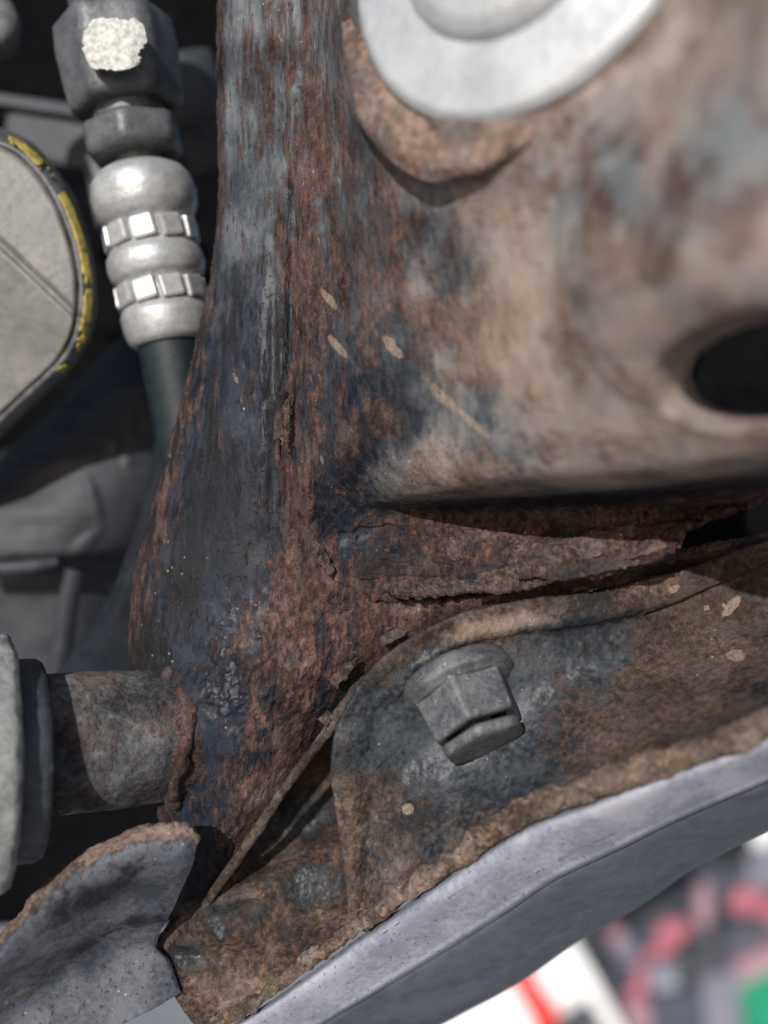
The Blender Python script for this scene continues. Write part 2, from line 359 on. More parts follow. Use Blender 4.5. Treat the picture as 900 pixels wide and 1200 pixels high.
rows = [
 # c0 ............ left edge curl to c10 right
 [(275,-60,230),(256,-60,215),(272,-60,208),(302,-60,204),(338,-60,200),(378,-60,197),(440,-60,181),(560,-60,166),(720,-60,151),(840,-60,140),(980,-60,128)],
 [(274,90,230),(254,90,215),(270,90,208),(300,90,204),(338,90,200),(378,90,197),(436,90,182),(560,90,166),(720,90,150),(840,90,139),(980,90,127)],
 [(276,220,230),(256,220,215),(272,220,208),(301,220,204),(338,220,200),(376,220,197),(430,220,185),(560,220,168),(720,220,150),(840,220,138),(980,220,126)],
 [(262,340,230),(243,340,215),(262,340,208),(296,340,203),(336,340,200),(374,340,198),(425,340,189),(560,340,171),(720,340,151),(840,340,138),(980,340,127)],
 [(238,450,229),(218,450,215),(242,450,208),(286,450,203),(332,450,200),(372,450,198),(420,450,191),(560,450,175),(720,445,156),(840,440,144),(980,435,133)],
 [(218,530,228),(197,530,214),(225,530,208),(278,530,203),(330,530,200),(372,530,199),(418,528,193),(560,530,178),(720,520,160),(850,510,148),(980,500,138)],
 [(198,600,228),(177,600,214),(208,600,208),(270,600,203),(330,596,201),(374,590,200.5),(425,580,199),(560,572,183),(720,562,166),(850,548,154),(980,535,144)],
 [(185,640,228),(166,640,214),(200,640,208),(266,640,203),(332,632,202),(377,616,202.5),(427,602,203),(560,594,203),(720,586,190),(850,573,178),(980,558,168)],
 [(174,680,228),(156,680,214),(193,680,208),(264,675,203),(335,660,202),(379,640,204),(430,626,205),(560,616,205),(700,610,197),(800,601,190),(915,577,185)],
 [(170,720,228),(152,720,214),(192,715,208),(264,705,203),(337,685,202),(382,664,203),(435,656,202),(560,650,200),(690,640,193.5),(768,626,189),(818,604,187)],
 [(168,750,228),(150,750,214),(192,745,207),(265,735,202),(340,710,201),(388,688,202),(442,692,201),(560,691,198.5),(680,674,192),(752,661,188),(790,645,187)],
 [(172,775,228),(155,775,214),(195,775,206),(268,762,201),(345,732,200),(395,708,201),(446,699,202.5),(560,693,203.5),(682,676,200),(757,663,199),(797,651,201)],
 [(188,820,224),(172,820,209),(205,820,201),(275,808,198),(350,765,198),(400,728,199),(452,712,201),(560,702,201.5),(690,686,202.5),(800,666,208),(980,617,211)],
 [(190,890,222),(177,890,206),(212,890,200),(280,862,198),(350,810,199),(400,760,199),(460,735,202),(560,720,204),(700,702,206),(810,682,208),(980,632,211)],
 [(195,970,222),(188,975,209),(220,975,204),(270,945,202),(338,880,203),(392,815,203),(463,760,206),(562,738,208),(705,718,210),(815,697,212),(980,645,214)],
 [(205,1045,222),(205,1055,214),(226,1060,211),(262,1030,209),(333,927,209),(394,842,208),(470,775,211),(565,750,212),(708,730,214),(818,708,216),(980,655,218)],
]
for i_, k_ in enumerate((18, 18, 18, 17, 13, 8, 4)):
    rows[i_] = [(x, y, d - k_ * float(sst(np.array(x), 400., 980.))) for x, y, d in rows[i_]]
HOLE = (950, 424, 172, 68, -9)   # oval hole in the upper face
def holer(px, py):
    a = math.radians(HOLE[4]); dx = px - HOLE[0]; dy = py - HOLE[1]
    u = np.abs(dx * math.cos(a) + dy * math.sin(a)) / HOLE[2]; v = np.abs(-dx * math.sin(a) + dy * math.cos(a)) / HOLE[3]
    return (u ** 2.4 + v ** 2.4) ** (1 / 2.4)
WD = 159.0                        # seat of the big washer: a flat pad pressed into the face
WN = (-.60, -.80, .05)
def pad_d(px, py):
    n = WN; c = ((598 - 450) / F, 1.0, (600 + 90) / F)
    k = WD * (c[0] * n[0] + c[1] * n[1] + c[2] * n[2])
    return k / ((px - 450) / F * n[0] + n[1] + (600 - py) / F * n[2])
def shp_A(px, py, U, V, d):
    r = holer(px, py)
    z = (pad_d(px, py) - d) * (1 - sst(np.hypot((px - 598) / 1.0, py + 90), 215, 340)) * sst(px, 365, 430)
    z = z + 7 * (1 - sst(r, .86, 1.12)) + 18 * (1 - sst(r, .78, .92))
    face = sst(px, 400, 520) * (1 - sst(V, .36, .42))
    # gentle dents and a broad raised pad at the washer seat
    z += face * (-3.0 * blob(px, py, 600, -40, 300, 250, 0, .25))
    z += face * 1.5 * np.sin(px / 55 + py / 90)
    # long bend line beside the flank
    z += 2.6 * np.exp(-((px - 343 + (py - 300) * .02) / 8) ** 2) * sst(py, 120, 300) * (1 - sst(py, 560, 660)) - 1.6 * np.exp(-((px - 368 + (py - 300) * .02) / 16) ** 2) * (1 - sst(py, 560, 660)) + 1.1 * np.exp(-((px - 322 - (py > 500) * 0) / 9) ** 2) * sst(py, 200, 420) * (1 - sst(py, 560, 640))
    return z
def dsp_A(px, py, U, V, mm):
    n1 = fbm(mm, (5, 5, 9), 5, 3, .55) - .5; n2 = fbm(mm, 1.6, 4, 11, .6) - .5; n3 = fbm(mm, (2.2, 2.2, 7), 4, 21, .6) - .5
    ledge = sst(V, .47, .52) * (1 - sst(V, .73, .78)) * sst(px, 360, 430)
    edge = 1 - sst(U, .10, .24)
    skirt = sst(V, .68, .78) * (1 - sst(px, 420, 470))
    amp = .22 + 1.0 * edge + .9 * ledge + .6 * skirt
    d = n1 * .8 * amp + n2 * .6 * amp + n3 * .45 * (1 - ledge) * (1 - sst(px, 360, 420))
    d *= 1 - .75 * np.clip(blob(px, py, 262, 790, 50, 110, 10, .6) + blob(px, py, 268, 655, 62, 150, 6, .5) + blob(px, py, 445, 640, 70, 32, 18, .5) + blob(px, py, 560, 680, 40, 18, 0, .5), 0, 1)
    # layered scale: terraces on the ledge
    lam = fbm(mm, (11, 8, 4.0), 4, 41, .5); t = lam * 6; st = np.floor(t) + sst(t - np.floor(t), .42, .58)
    d += ledge * (st - 3) * .55
    # scabby patch of rust low on the skirt
    sc = blob(px, py, 320, 790, 75, 75, 0, .6)
    d += sc * np.maximum(fbm(mm, 2.2, 4, 61, .6) - .5, -.06) * 2.6
    # crack beside the bend
    d -= 1.3 * np.exp(-((px - 331 + (py - 500) * -.02) / 3.2) ** 2) * sst(py, 440, 465) * (1 - sst(py, 525, 545))
    return d
def msk_A(px, py, U, V, mm):
    st = fbm(mm, (2.2, 2.2, 13), 5, 71, .65) - .5
    big = fbm(mm, (12, 12, 26), 4, 81, .55) - .5
    fin = fbm(mm, (.9, .9, 3.6), 4, 87, .6) - .5
    face = sst(px, 345, 520) * (1 - sst(V, .40, .46))
    edge = 1 - sst(U, .13, .19)
    r = .215 + st * 1.35 + big * .75 + fin * .7 + .12 * (1 - sst(py, 300, 500))
    r = r + .50 * edge
    r = r + .30 * np.exp(-((px - 352) / 22) ** 2) * sst(py, 40, 420)
    r = np.where(py > 520, r + .08 * sst(py, 560, 700) * (1 - sst(px, 215, 250)), r)
    paintblob = blob(px, py, 268, 655, 62, 150, 6, .5)
    r = r - .13 * paintblob - .05 * blob(px, py, 300, 520, 30, 150, 5, .6)
    low = sst(py, 690, 790) * sst(px, 235, 300) + blob(px, py, 395, 720, 95, 70, 0, .6)
    r = r + .40 * np.clip(low, 0, 1) - .18 * blob(px, py, 265, 850, 40, 90, 20, .6)
    ledge = sst(V, .45, .50) * sst(px, 360, 430)
    r = np.maximum(r, ledge * .72) - ledge * (.3 * blob(px, py, 445, 640, 60, 26, 18, .8) + .3 * blob(px, py, 560, 680, 40, 16, 0, .8))
    r = r + .28 * np.exp(-((px - 400) / 55) ** 2) * (1 - sst(py, 500, 600))
    r = r * (1 - face) + face * (.40 + (fbm(mm, 9, 5, 91, .65) - .5) * 2.0)
    dust = face * (.40 + .24 * sst(px, 430, 620)) + .18 * np.clip(low, 0, 1) * (1 - ledge) + .20 * sst(V, .70, .78) * sst(px, 430, 500)
    dust -= face * (.22 * blob(px, py, 470, 350, 70, 190, 8, .7) + .35 * blob(px, py, 690, 215, 60, 50, 0, .7) + .45 * blob(px, py, 850, 190, 60, 90, 40, .8) + .3 * blob(px, py, 560, 500, 90, 30, 40, .7))
    dark = .24 + st * -1.1 * (1 - face) + .12 * edge * (1 - face) + .22 * sst(py, 400, 480) * (1 - sst(px, 195, 240)) * (1 - sst(py, 800, 860)) + .35 * np.exp(-((px - 322) / 12) ** 2) * sst(py, 150, 260) * (1 - sst(py, 520, 620)) - face * .3
    dark += .42 * np.exp(-((U - .235) / .035) ** 2) * sst(py, 260, 420) * (1 - sst(py, 680, 760)) + .35 * blob(px, py, 178, 800, 18, 70, 0, .6)
    dark += ledge * (.12 + .3 * (fbm(mm, (9, 6, 3), 4, 97, .6) - .5))
    chip = np.zeros(px.shape)
    for cx, cy, rx, ry, an in ((386,351,15,5,52),(395,405,17,5,50),(520,466,26,7,45),(553,495,26,5,42),(462,410,14,6,40),(590,252,9,8,0),(845,66,16,12,0),(455,398,8,4,20)):
        chip = np.maximum(chip, blob(px, py, cx, cy, rx * 1.1, ry * .9, an, .7))
    rn = random.Random(5)
    for k in range(60):
        L = rn.uniform(1.2, 4.5); chip = np.maximum(chip, rn.uniform(.35, .7) * blob(px, py, rn.uniform(270, 640), rn.uniform(20, 560), L * rn.uniform(1, 2.4), L * .7, rn.uniform(30, 90), .7))
    tone = face * (.30 + .42 * sst(px, 480, 700)) + .38 * (1 - face) * (1 - edge) * (1 - sst(py, 250, 480))
    return r, np.clip(dust, 0, 1), np.clip(dark, 0, 1), chip, tone
shell = sheet('body_shell', rows, 680, 430, M_shell, sub, dsp_A, msk_A, 1.6, shp_A, cut=lambda px, py, d: holer(px, py) < .80)
shell['label'] = 'pressed steel shell with blue-black paint flaking off over brown rust'

# lower flange that the bolt goes through
rim = [(412,1092),(400,990),(387,900),(402,833),(447,772),(522,726),(612,704),(712,690),(812,664),(980,604)]
inn = [(1,-.1),(1,0),(1,.05),(.85,.5),(.62,.78),(.36,.93),(.2,.98),(.2,.98),(.3,.95),(.4,.92)]
seam = [(425,1086),(442,1072),(472,1047),(512,1016),(560,980),(615,950),(690,924),(770,895),(850,868),(985,817)]
rd = [199,197,196,196,195,195,197,199,201,203]
sd = [196,194,192,189,186,182,177,172,167,159]
prow = []
for (ox, dd) in ((1, 5), (0, .3), (13, 0), (30, .6), (48, 2.0)):
    prow.append([(x + i[0] * ox * q, y + i[1] * ox * q, d + dd) for (x, y), i, d, q in zip(rim, inn, rd, (.18, .7, 1, 1, 1, 1, 1, 1, 1, 1))])
for t, sag in ((.30, 7.0), (.55, 6.5), (.8, 3.5), (1.0, 0)):
    prow.append([(v[0] * (1 - t) + s_[0] * t, v[1] * (1 - t) + s_[1] * t, (v[2]) * (1 - t) + q * t + sag * .8 * z) for v, s_, q, z in zip(prow[4], seam, sd, (0, .1, .35, .7, 1, 1, 1, 1, 1, 1))])
prow.append([(x + 4, y + 9, d + 5) for (x, y), d in zip(seam, sd)])
def dsp_B(px, py, U, V, mm):
    n1 = fbm(mm, 6, 4, 103, .5) - .5; n2 = fbm(mm, 1.3, 4, 113, .6) - .5
    d = n1 * .9 + n2 * .35
    arc = seg_dist(px, py, [(462,812),(490,780),(530,752),(590,736),(660,728),(740,712)])
    d += .9 * np.exp(-(arc / 9) ** 2) - .5 * np.exp(-((seg_dist(px, py, [(440,812),(470,778),(520,745),(560,732)])) / 7) ** 2)
    crk = seg_dist(px, py, [(760,722),(800,708),(840,690),(880,672),(930,650)])
    d += -1.2 * np.exp(-((crk) / 3) ** 2)
    d -= 3.8 * blob(px, py, 582, 880, 85, 55, -18, .8)
    for cx, cy, r_, h in ((480,950,9,.5),(498,974,7,.3),(770,690,10,-.9),(560,935,5,.4),(640,905,6,.35),(600,915,4,.4)):
        d += h * blob(px, py, cx, cy, r_, r_, 0, .5)
    return d
def msk_B(px, py, U, V, mm):
    big = fbm(mm, 11, 4, 121, .55) - .5
    r = .62 + big * .9
    r -= .62 * blob(px, py, 520, 850, 130, 75, 12, .55) + .45 * blob(px, py, 660, 765, 110, 45, -22, .6)
    r += .3 * sst(px, 700, 780)
    bead = np.exp(-((V - .24) / .08) ** 2)
    r += bead * .22
    dust = .03 + .15 * bead * blob(px, py, 580, 725, 120, 45, -15, .5) + .14 * bead * (1 - sst(py, 800, 900)) + .25 * np.exp(-(seg_dist(px, py, [(462,812),(490,780),(530,752),(590,736),(660,722)]) / 10) ** 2)  # thin dust, plus a highlight painted pale along the bead and arc
    dust += .10 * sst(px, 440, 400) + .18 * sst(py, 890, 960)
    dark = .16 + .40 * blob(px, py, 700, 755, 70, 26, -25, .6) + .25 * blob(px, py, 440, 880, 30, 22, 0, .6) + big * -.3
    chip = np.zeros(px.shape)
    for cx, cy, rx, ry, an in ((857,711,16,6,-50),(862,768,11,7,0),(828,712,3,3,0),(848,710,3,3,0),(790,690,7,4,-30),(478,948,7,7,0)):
        chip = np.maximum(chip, blob(px, py, cx, cy, rx, ry, an, .3))
    return r, np.clip(dust, 0, 1), np.clip(dark, 0, 1), chip
sheet('lower_flange', prow, 330, 460, M_flange, sub, dsp_B, msk_B, 1.6)['label'] = 'rust brown flange with a raised edge bead round the bolt'

# gusset under the seam ridge, with a pocket
guss = [
 [(232,1035,214),(285,985,218),(328,925,221),(368,870,223),(425,815,226)],
 [(212,1062,210),(268,1030,212),(320,1000,220),(365,968,223),(432,940,226)],
 [(195,1086,207),(250,1060,208),(308,1032,208),(360,1004,211),(434,980,214)],
 [(180,1106,205),(250,1085,206),(318,1075,205),(372,1055,207),(445,1035,209)],
 [(194,1140,203),(250,1120,204),(318,1100,203),(370,1078,204),(425,1058,205)],
 [(208,1175,202),(262,1154,202),(324,1130,201),(380,1094,201),(430,1070,202)],
 [(236,1212,201),(282,1180,201),(332,1146,200),(388,1106,200),(436,1076,201)],
]
def pocket(px, py):
    a = seg_dist(px, py, [(252,1066),(296,1054),(312,1108)])
    ins = sst(px + (py - 1060) * .45, 210, 245) * (1 - sst(px - (py - 1054) * .30, 284, 304)) * sst(py + (px - 250) * .28, 1058, 1076) * (1 - sst(py, 1100, 1122))
    return ins
def shp_D(px, py, U, V, d): return 2.6 * pocket(px, py)
def dsp_D(px, py, U, V, mm): return (fbm(mm, 5, 5, 203, .55) - .5) * 1.1 + (fbm(mm, 1.3, 3, 207, .6) - .5) * .4
def msk_D(px, py, U, V, mm):
    big = fbm(mm, 10, 4, 211, .55) - .5
    r = .72 + big * .8 - .55 * blob(px, py, 345, 960, 70, 30, -25, .6) - .4 * blob(px, py, 372, 1040, 34, 26, 0, .7) - .35 * blob(px, py, 275, 1075, 30, 26, 0, .6) - .35 * blob(px, py, 218, 1125, 22, 18, 20, .6)
    return r, .12 + .12 * sst(py, 1120, 1180), np.clip(.15 + .35 * blob(px, py, 350, 935, 60, 40, -40, .7), 0, 1), 0
sheet('gusset', guss, 300, 220, M_guss, sub, dsp_D, msk_D, 1.4, shp_D)['label'] = 'brown rusted gusset with a shallow pocket below the seam ridge'

rust_mask = lambda r, g, b, c=0: (lambda *a: (r, g, b, c))
ridge_pts = [P(240,1060,208), P(262,1028,206), P(300,975,204), P(340,915,202), P(380,862,200), P(415,812,197), P(445,782,196)]
tube('seam_ridge', ridge_pts, [.8, 1.1, 1.1, 1.0, 1.1, 1.2, .6], M_flange, sub, 20, 220, .7, 2.6, 5, rust_mask(.7, .24, .12), .8)

# rust flakes lifting off the ledge
def flake(poly, d0, d1, lift, thick, seed, curl=0.0, parent=sub):
    rnd = random.Random(seed)
    # refine the outline with a jagged edge
    pts = []
    for (a, b) in zip(poly, poly[1:] + poly[:1]):
        L = math.hypot(b[0] - a[0], b[1] - a[1]); k = max(2, int(L / 5))
        for i in range(k):
            t = i / k; j = 1.9 if i else 0
            pts.append((a[0] + (b[0] - a[0]) * t + rnd.uniform(-j, j), a[1] + (b[1] - a[1]) * t + rnd.uniform(-j, j)))
    xs = [p[0] for p in pts]; ys = [p[1] for p in pts]; x0, x1, y0, y1 = min(xs), max(xs), min(ys), max(ys)
    bm = bmesh.new(); vs = []
    for x, y in pts:
        t = (y - y0) / (y1 - y0 + 1e-6); u = (x - x0) / (x1 - x0 + 1e-6)
        d = d0 + (d1 - d0) * t - lift * t * t - curl * (u - .5) ** 2
        if y < 692 and x > 560: d -= float(np.interp(x, [560, 680, 755, 790], [0, 4.5, 8, 9]))
        vs.append(bm.verts.new(P(x, y, d)))
    fc = bm.faces.new(vs); bmesh.ops.triangulate(bm, faces=[fc])
    bmesh.ops.subdivide_edges(bm, edges=bm.edges[:], cuts=2, use_grid_fill=True)
    for v in bm.verts: v.co.y += rnd.uniform(-.00018, .00018)
    bmesh.ops.recalc_face_normals(bm, faces=bm.faces[:])
    if sum(f.normal.y * f.calc_area() for f in bm.faces) > 0: bmesh.ops.reverse_faces(bm, faces=bm.faces[:])
    me = bpy.data.meshes.new('rust_flake'); bm.to_mesh(me); bm.free(); me.materials.append(M_flake)
    n = len(me.vertices); at = me.attributes.new('mask', 'FLOAT_COLOR', 'POINT')
    k = rnd.uniform(.45, .85); at.data.foreach_set('color', [k, rnd.uniform(.0, .14), rnd.uniform(.1, .35), 1] * n)
    me.attributes.new('chip', 'FLOAT', 'POINT')
    o = put(bpy.data.objects.new('rust_flake', me), parent)
    m = o.modifiers.new('thickness', 'SOLIDIFY'); m.thickness = thick * .001; m.offset = -1
    return o
flake([(598,640),(640,636),(690,628),(738,614),(752,620),(738,640),(700,652),(668,660),(640,676),(606,676)], 200, 196, 2.0, .5, 1, 2)
flake([(640,662),(700,654),(772,634),(784,645),(764,657),(722,668),(676,676),(640,682)], 197, 194, 1.5, .5, 2)
flake([(560,672),(610,662),(650,668),(640,684),(600,692),(556,693)], 198, 195, .9, .6, 3)
flake([(448,686),(500,676),(556,672),(560,692),(512,698),(462,697)], 200, 197, 1.0, .7, 4)
flake([(600,702),(622,692),(636,688),(632,698),(612,710),(594,714)], 202, 200, 1.2, .4, 5, 2)
flake([(560,716),(604,704),(662,694),(704,688),(660,702),(610,712),(572,722)], 202, 200, 1.0, .5, 6)
flake([(444,748),(462,738),(478,738),(468,748),(450,758)], 200.5, 199, 1.0, .5, 7)
flake([(520,632),(570,620),(598,634),(566,652),(528,656)], 203, 200, .8, .5, 8)
flake([(742,640),(770,628),(782,640),(760,650),(738,654)], 196, 194.5, .8, .4, 9)
flake([(385,796),(402,778),(420,770),(412,786),(396,806)], 199, 198, 1.2, .6, 10)
flake([(372,842),(384,832),(392,840),(382,852)], 199, 198, .6, .5, 11)
flake([(425,650),(466,640),(500,655),(494,672),(456,668),(430,662)], 204, 201, .5, .4, 12)
flake([(329,520),(334,470),(341,462),(340,500),(335,528)], 199, 198, .6, .5, 13)
flake([(362,628),(378,640),(392,668),(388,676),(372,660),(360,640)], 203, 201, .6, .4, 14)

# tube stub with weld, raised lip of the washer seat
tax = Vector((.86, .44, -.03)).normalized()
torg = P(24, 874, 196)
TL = 42
stub = lathe('tube_stub', [(-2, 0), (-2, 13.2), (0, 14.2)] + [(k * 2.0, 14.3) for k in range(1, 21)] + [(42, 14.8)], torg, tax, M_tube, sub, 120, 3, None, .9, 4, 31,
      lambda T, TH, p: (.42 + .5 * (fbm(p, 8, 3, 33) - .5) + .3 * sst(T, 24, 34), .12 + .15 * sst(p[..., 2], 45, 60), .15 + .25 * sst(T, 26, 32), 0))
wl = []
for k in range(25):
    a = k / 24 * 2 * math.pi; x_, y_, z_ = frame(tax)
    wl.append(torg + tax * (30 + 1.2 * math.sin(a * 3)) * .001 + (x_ * math.cos(a) + y_ * math.sin(a)) * .0143)
tube('weld_bead', wl, [1.5 + .4 * math.sin(k * 2.1) for k in range(25)], M_tube, stub, 18, 240, 1.8, 2.4, 37, rust_mask(.78, .1, .22))

seat = []
for ri, dd in ((190, 1), (214, -1.4), (242, -2.4), (268, -2.2), (282, -.8), (287, 2.8)):
    r_ = []
    for k, ang in enumerate((134, 120, 108, 97, 86, 74, 62, 50)):   # down-left arc of the seat
        a = math.radians(ang + 22); rr = ri
        if ang < 80: rr = 190 + (ri - 190) * (1 - (80 - ang) * .031)
        if ang > 100: rr = 190 + (ri - 190) * (1 - (ang - 100) * .021)
        rr += (ri - 190) / 97 * (0, -3, 4, 0, 2, -3, 1, 0)[k]
        x = 598 + math.cos(a) * rr * 1.0; y = -62 + math.sin(a) * rr * 1.0
        lift = -.2 if (ri > 286 and 2 < k < 5) else dd
        r_.append((x, y, pad_d(x, y) - .6 + (lift if 0 < k < 7 else max(lift, 2.0))))
    seat.append(r_)
sheet('seat_lip', seat, 120, 160, M_lip, sub, lambda px, py, U, V, mm: (fbm(mm, 6, 4, 301) - .5) * 1.2,
      lambda px, py, U, V, mm: (.62 + (fbm(mm, 8, 3, 305) - .5), .45, 0, 0), 2.2)['label'] = 'reddish rusty lip curled round the washer seat'

# ------------------------------------------------------------------ bolt on the flange
bax = Vector((.34, -.54, -.77)).normalized()
borg = P(539, 804, 198.5)
bolt = thing('flange_bolt', borg, 'weathered grey flange bolt with hollow head on the rusty lower flange', 'bolt')
lathe('washer_flange', [(-3, 0), (-3, 11.4), (-.5, 12.0), (.3, 12.0), (.7, 11.7), (1.2, 10.9), (1.8, 10.2), (2.2, 7)], borg, bax, M_boltm, bolt, 96, 3, None, .7, 3, 43)
hb = [(.8, 11.2), (2, 10.6), (5, 10.2), (9.4, 9.8), (10.0, 9.6), (10.3, 9.1), (10.3, 7.6), (9.6, 7.2), (6.0, 6.6), (5.8, 0)]
hexa = hexf(.02, 6, .26)
lathe('head', hb, borg, bax, M_boltm, bolt, 120, 4, hexa, .35, 2.2, 47)
eax = (bax + Vector((.02, .05, -.05))).normalized()
lathe('end_lip', [(5.0, 0), (5.0, 4.0), (10.6, 4.2), (10.9, 8.8), (11.3, 9.4), (12.6, 9.3), (13.2, 8.9), (13.5, 7.8), (13.5, 0)], borg, eax, M_boltm, bolt, 120, 3, hexf(.10, 6, .26), .3, 2.2, 49)

# ------------------------------------------------------------------ big washer bolt
worg = P(604, -94, WD - 4.0)
wax = Vector(WN).normalized()
wb = thing('mounting_bolt', worg, 'large bright zinc bolt with domed head and wide washer at the top edge', 'bolt')
lathe('washer', [(-4, 0), (-5, 30), (-2, 32.4), (0, 32.4), (1.2, 31.2), (1.6, 27), (2.6, 20), (3.0, 10)], worg, wax, M_zinc, wb, 128, 4, None, .15, 8, 51)
lathe('domed_head', [(2.6, 20.5), (4.0, 19.6), (5.4, 17.6), (6.6, 13), (7.2, 7), (7.4, 0)], worg, wax, M_zinc, wb, 128, 4, None, .15, 8, 53)

# ------------------------------------------------------------------ hydraulic hose end
HD = 230; HS = HD / F
hax = Vector((.172, .03, -.985)).normalized()
horg = P(127, 0, HD)
hose = thing('hydraulic_hose', horg, 'silver crimped hydraulic hose end hanging beside the subframe, with grey hex nuts', 'hose fitting')
def hp(l): return [(t * HS, r * HS) for t, r in l]
lathe('upper_neck', hp([(-90, 0), (-90, 46), (20, 46), (24, 40), (30, 30)]), horg, hax, M_nut, hose, 64, 2, None, .2, 3, 61)
nutf = hexf(.10, 6, .5)
lathe('hex_nut', hp([(22, 30), (24, 66), (30, 72), (60, 74), (118, 70), (126, 67), (130, 62), (131, 30)]), horg, hax, M_nut, hose, 96, 3, nutf, .35, 3, 63)
lathe('collar', hp([(128, 42), (148, 42), (150, 38), (150, 20)]), horg, hax, M_nut, hose, 64, 2, None, .2, 2, 65)
lathe('lock_nut', hp([(145, 30), (146, 56), (150, 60), (180, 59), (185, 54), (186, 25)]), horg, hax, M_nut, hose, 96, 3, hexf(.08, 6, .15), .35, 3, 67)
lathe('neck', hp([(183, 27), (205, 27)]), horg, hax, M_nut, hose, 48, 2)
fer = lathe('ferrule', hp([(197, 24), (199, 40), (205, 51), (216, 59), (232, 62), (248, 60), (260, 54), (266, 48), (270, 46), (290, 46), (294, 50), (304, 56), (316, 57), (328, 54), (335, 47), (339, 44), (359, 44),
      (363, 48), (372, 52), (388, 51), (402, 47), (407, 42), (408, 34)]), horg, hax, M_ferr, hose, 96, 3, None, .12, 4, 69)
fx, fy, fz = frame(hax)
tabm = None; bpy.context.view_layer.update(); fer_inv = fer.matrix_world.inverted()
for (t, r, ph) in ((280, 49.5, .12), (349, 47.5, .35)):
    for k in range(10):
        a = ph + k * 2 * math.pi / 10
        rad = fx * math.cos(a) + fy * math.sin(a); tan = fz.cross(rad)
        R3 = Matrix((tan, fz, rad)).transposed()
        pos = horg + fz * t * HS * .001 + rad * r * HS * .001
        if tabm is None:
            o = box('crimp_tab', (0, 0, 0), (.0054, .0052, .0022), M_tabm, None, None, .0007, 2); tabm = o.data; bpy.data.objects.remove(o)
        o = bpy.data.objects.new('crimp_tab', tabm)
        mw = Matrix.Translation(pos) @ (R3 @ Matrix.Rotation(.12, 3, 'Z')).to_4x4()
        C.objects.link(o); o.parent = fer; o.matrix_parent_inverse = fer_inv; o.matrix_basis = mw
lathe('rubber_hose', hp([(404, 38), (412, 38), (560, 36), (720, 36), (720, 0)]), horg, hax, M_hose, hose, 64, 3)
# worn bare patch on the flat of the nut
patch = [[(95,24,214.9),(120,20,213.7),(150,18,213.5),(166,22,214.1)], [(92,45,214.7),(120,42,213.3),(150,41,213.1),(172,44,214.1)], [(99,64,214.5),(122,63,213.1),(150,62,212.9),(172,62,214.1)], [(106,80,214.5),(125,83,213.1),(150,81,213.1),(166,74,214.1)]]
sheet('worn_patch', patch, 90, 110, M_zpatch, hose, lambda px, py, U, V, mm: (fbm(mm, 1.6, 3, 401) - .5) * .5, None, .5, None, lambda px, py, d: np.abs((px - 133) / 38) ** 3 + np.abs((py - 51) / 33) ** 3 + 1.6 * (fbm(np.stack([px, py, d * 0], -1), 16, 4, 403, .6) - .5) > .92)

# ------------------------------------------------------------------ round grey cover on the left
cov = thing('round_cover', P(0, 330, 220), 'grey cast round cover with yellow paint marks on its rim, at the left edge', 'cover')
outl = [(-150,120),(-60,140),(0,156),(36,174),(70,214),(95,270),(107,330),(103,385),(84,425),(42,466),(0,505),(-60,560),(-150,600)]
cen = (-150, 350)
def crow(f, dd, only=None):
    return [(cen[0] + (x - cen[0]) * f, cen[1] + (y - cen[1]) * f, 222 - (x + 150) * .0 + dd + (y - 330) * .012) for x, y in outl]
def shp_cov(px, py, U, V, d):
    s = (px * .685 - (py - 285) * .728)     # signed distance from the crease
    return np.where(s < 0, -s * .055, s * .015) + 1.6 * np.exp(-(s / 4.0) ** 2)
dface = lambda px, py, U, V, mm: (fbm(mm, 7, 4, 411) - .5) * .7
sheet('face', [crow(.05, 0), crow(.4, 0), crow(.7, 0), crow(.88, .3), crow(.925, .8), crow(.94, 3)], 160, 200, M_cover, cov, dface, None, 1.5, shp_cov)
rimo = sheet('rim', [crow(.93, 3), crow(.945, 1.2), crow(.97, 1.6), crow(1.008, 5), crow(1.025, 12), crow(1.02, 26)], 70, 260, M_rim, cov, dface, None, 1.0, shp_cov)
def mark(i0, i1, f0, f1, dd):
    g = np.array([crow(f0, dd), crow((f0 + f1) / 2, dd), crow(f1 + .012, dd + 1.6)], float)
    g = np.swapaxes(cr1(np.swapaxes(g, 0, 1), 121), 0, 1)
    a, b = int(i0 * 10), int(i1 * 10)
    g = g[:, a:b + 1]; g = g[:, ::max(1, (b - a) // 8)]
    sheet('paint_mark', g, 16, 60, M_yel, rimo, lambda px, py, U, V, mm: (fbm(mm, 2, 3, 421) - .5) * .5, None, .6, shp_cov, lambda px, py, d: fbm(np.stack([px, py, d * 0], -1), 22, 4, 77, .6) > .60)
mark(2.2, 3.8, .962, .99, .35); mark(4.2, 5.6, .962, .99, .35); mark(5.6, 8.3, .96, .992, .4)

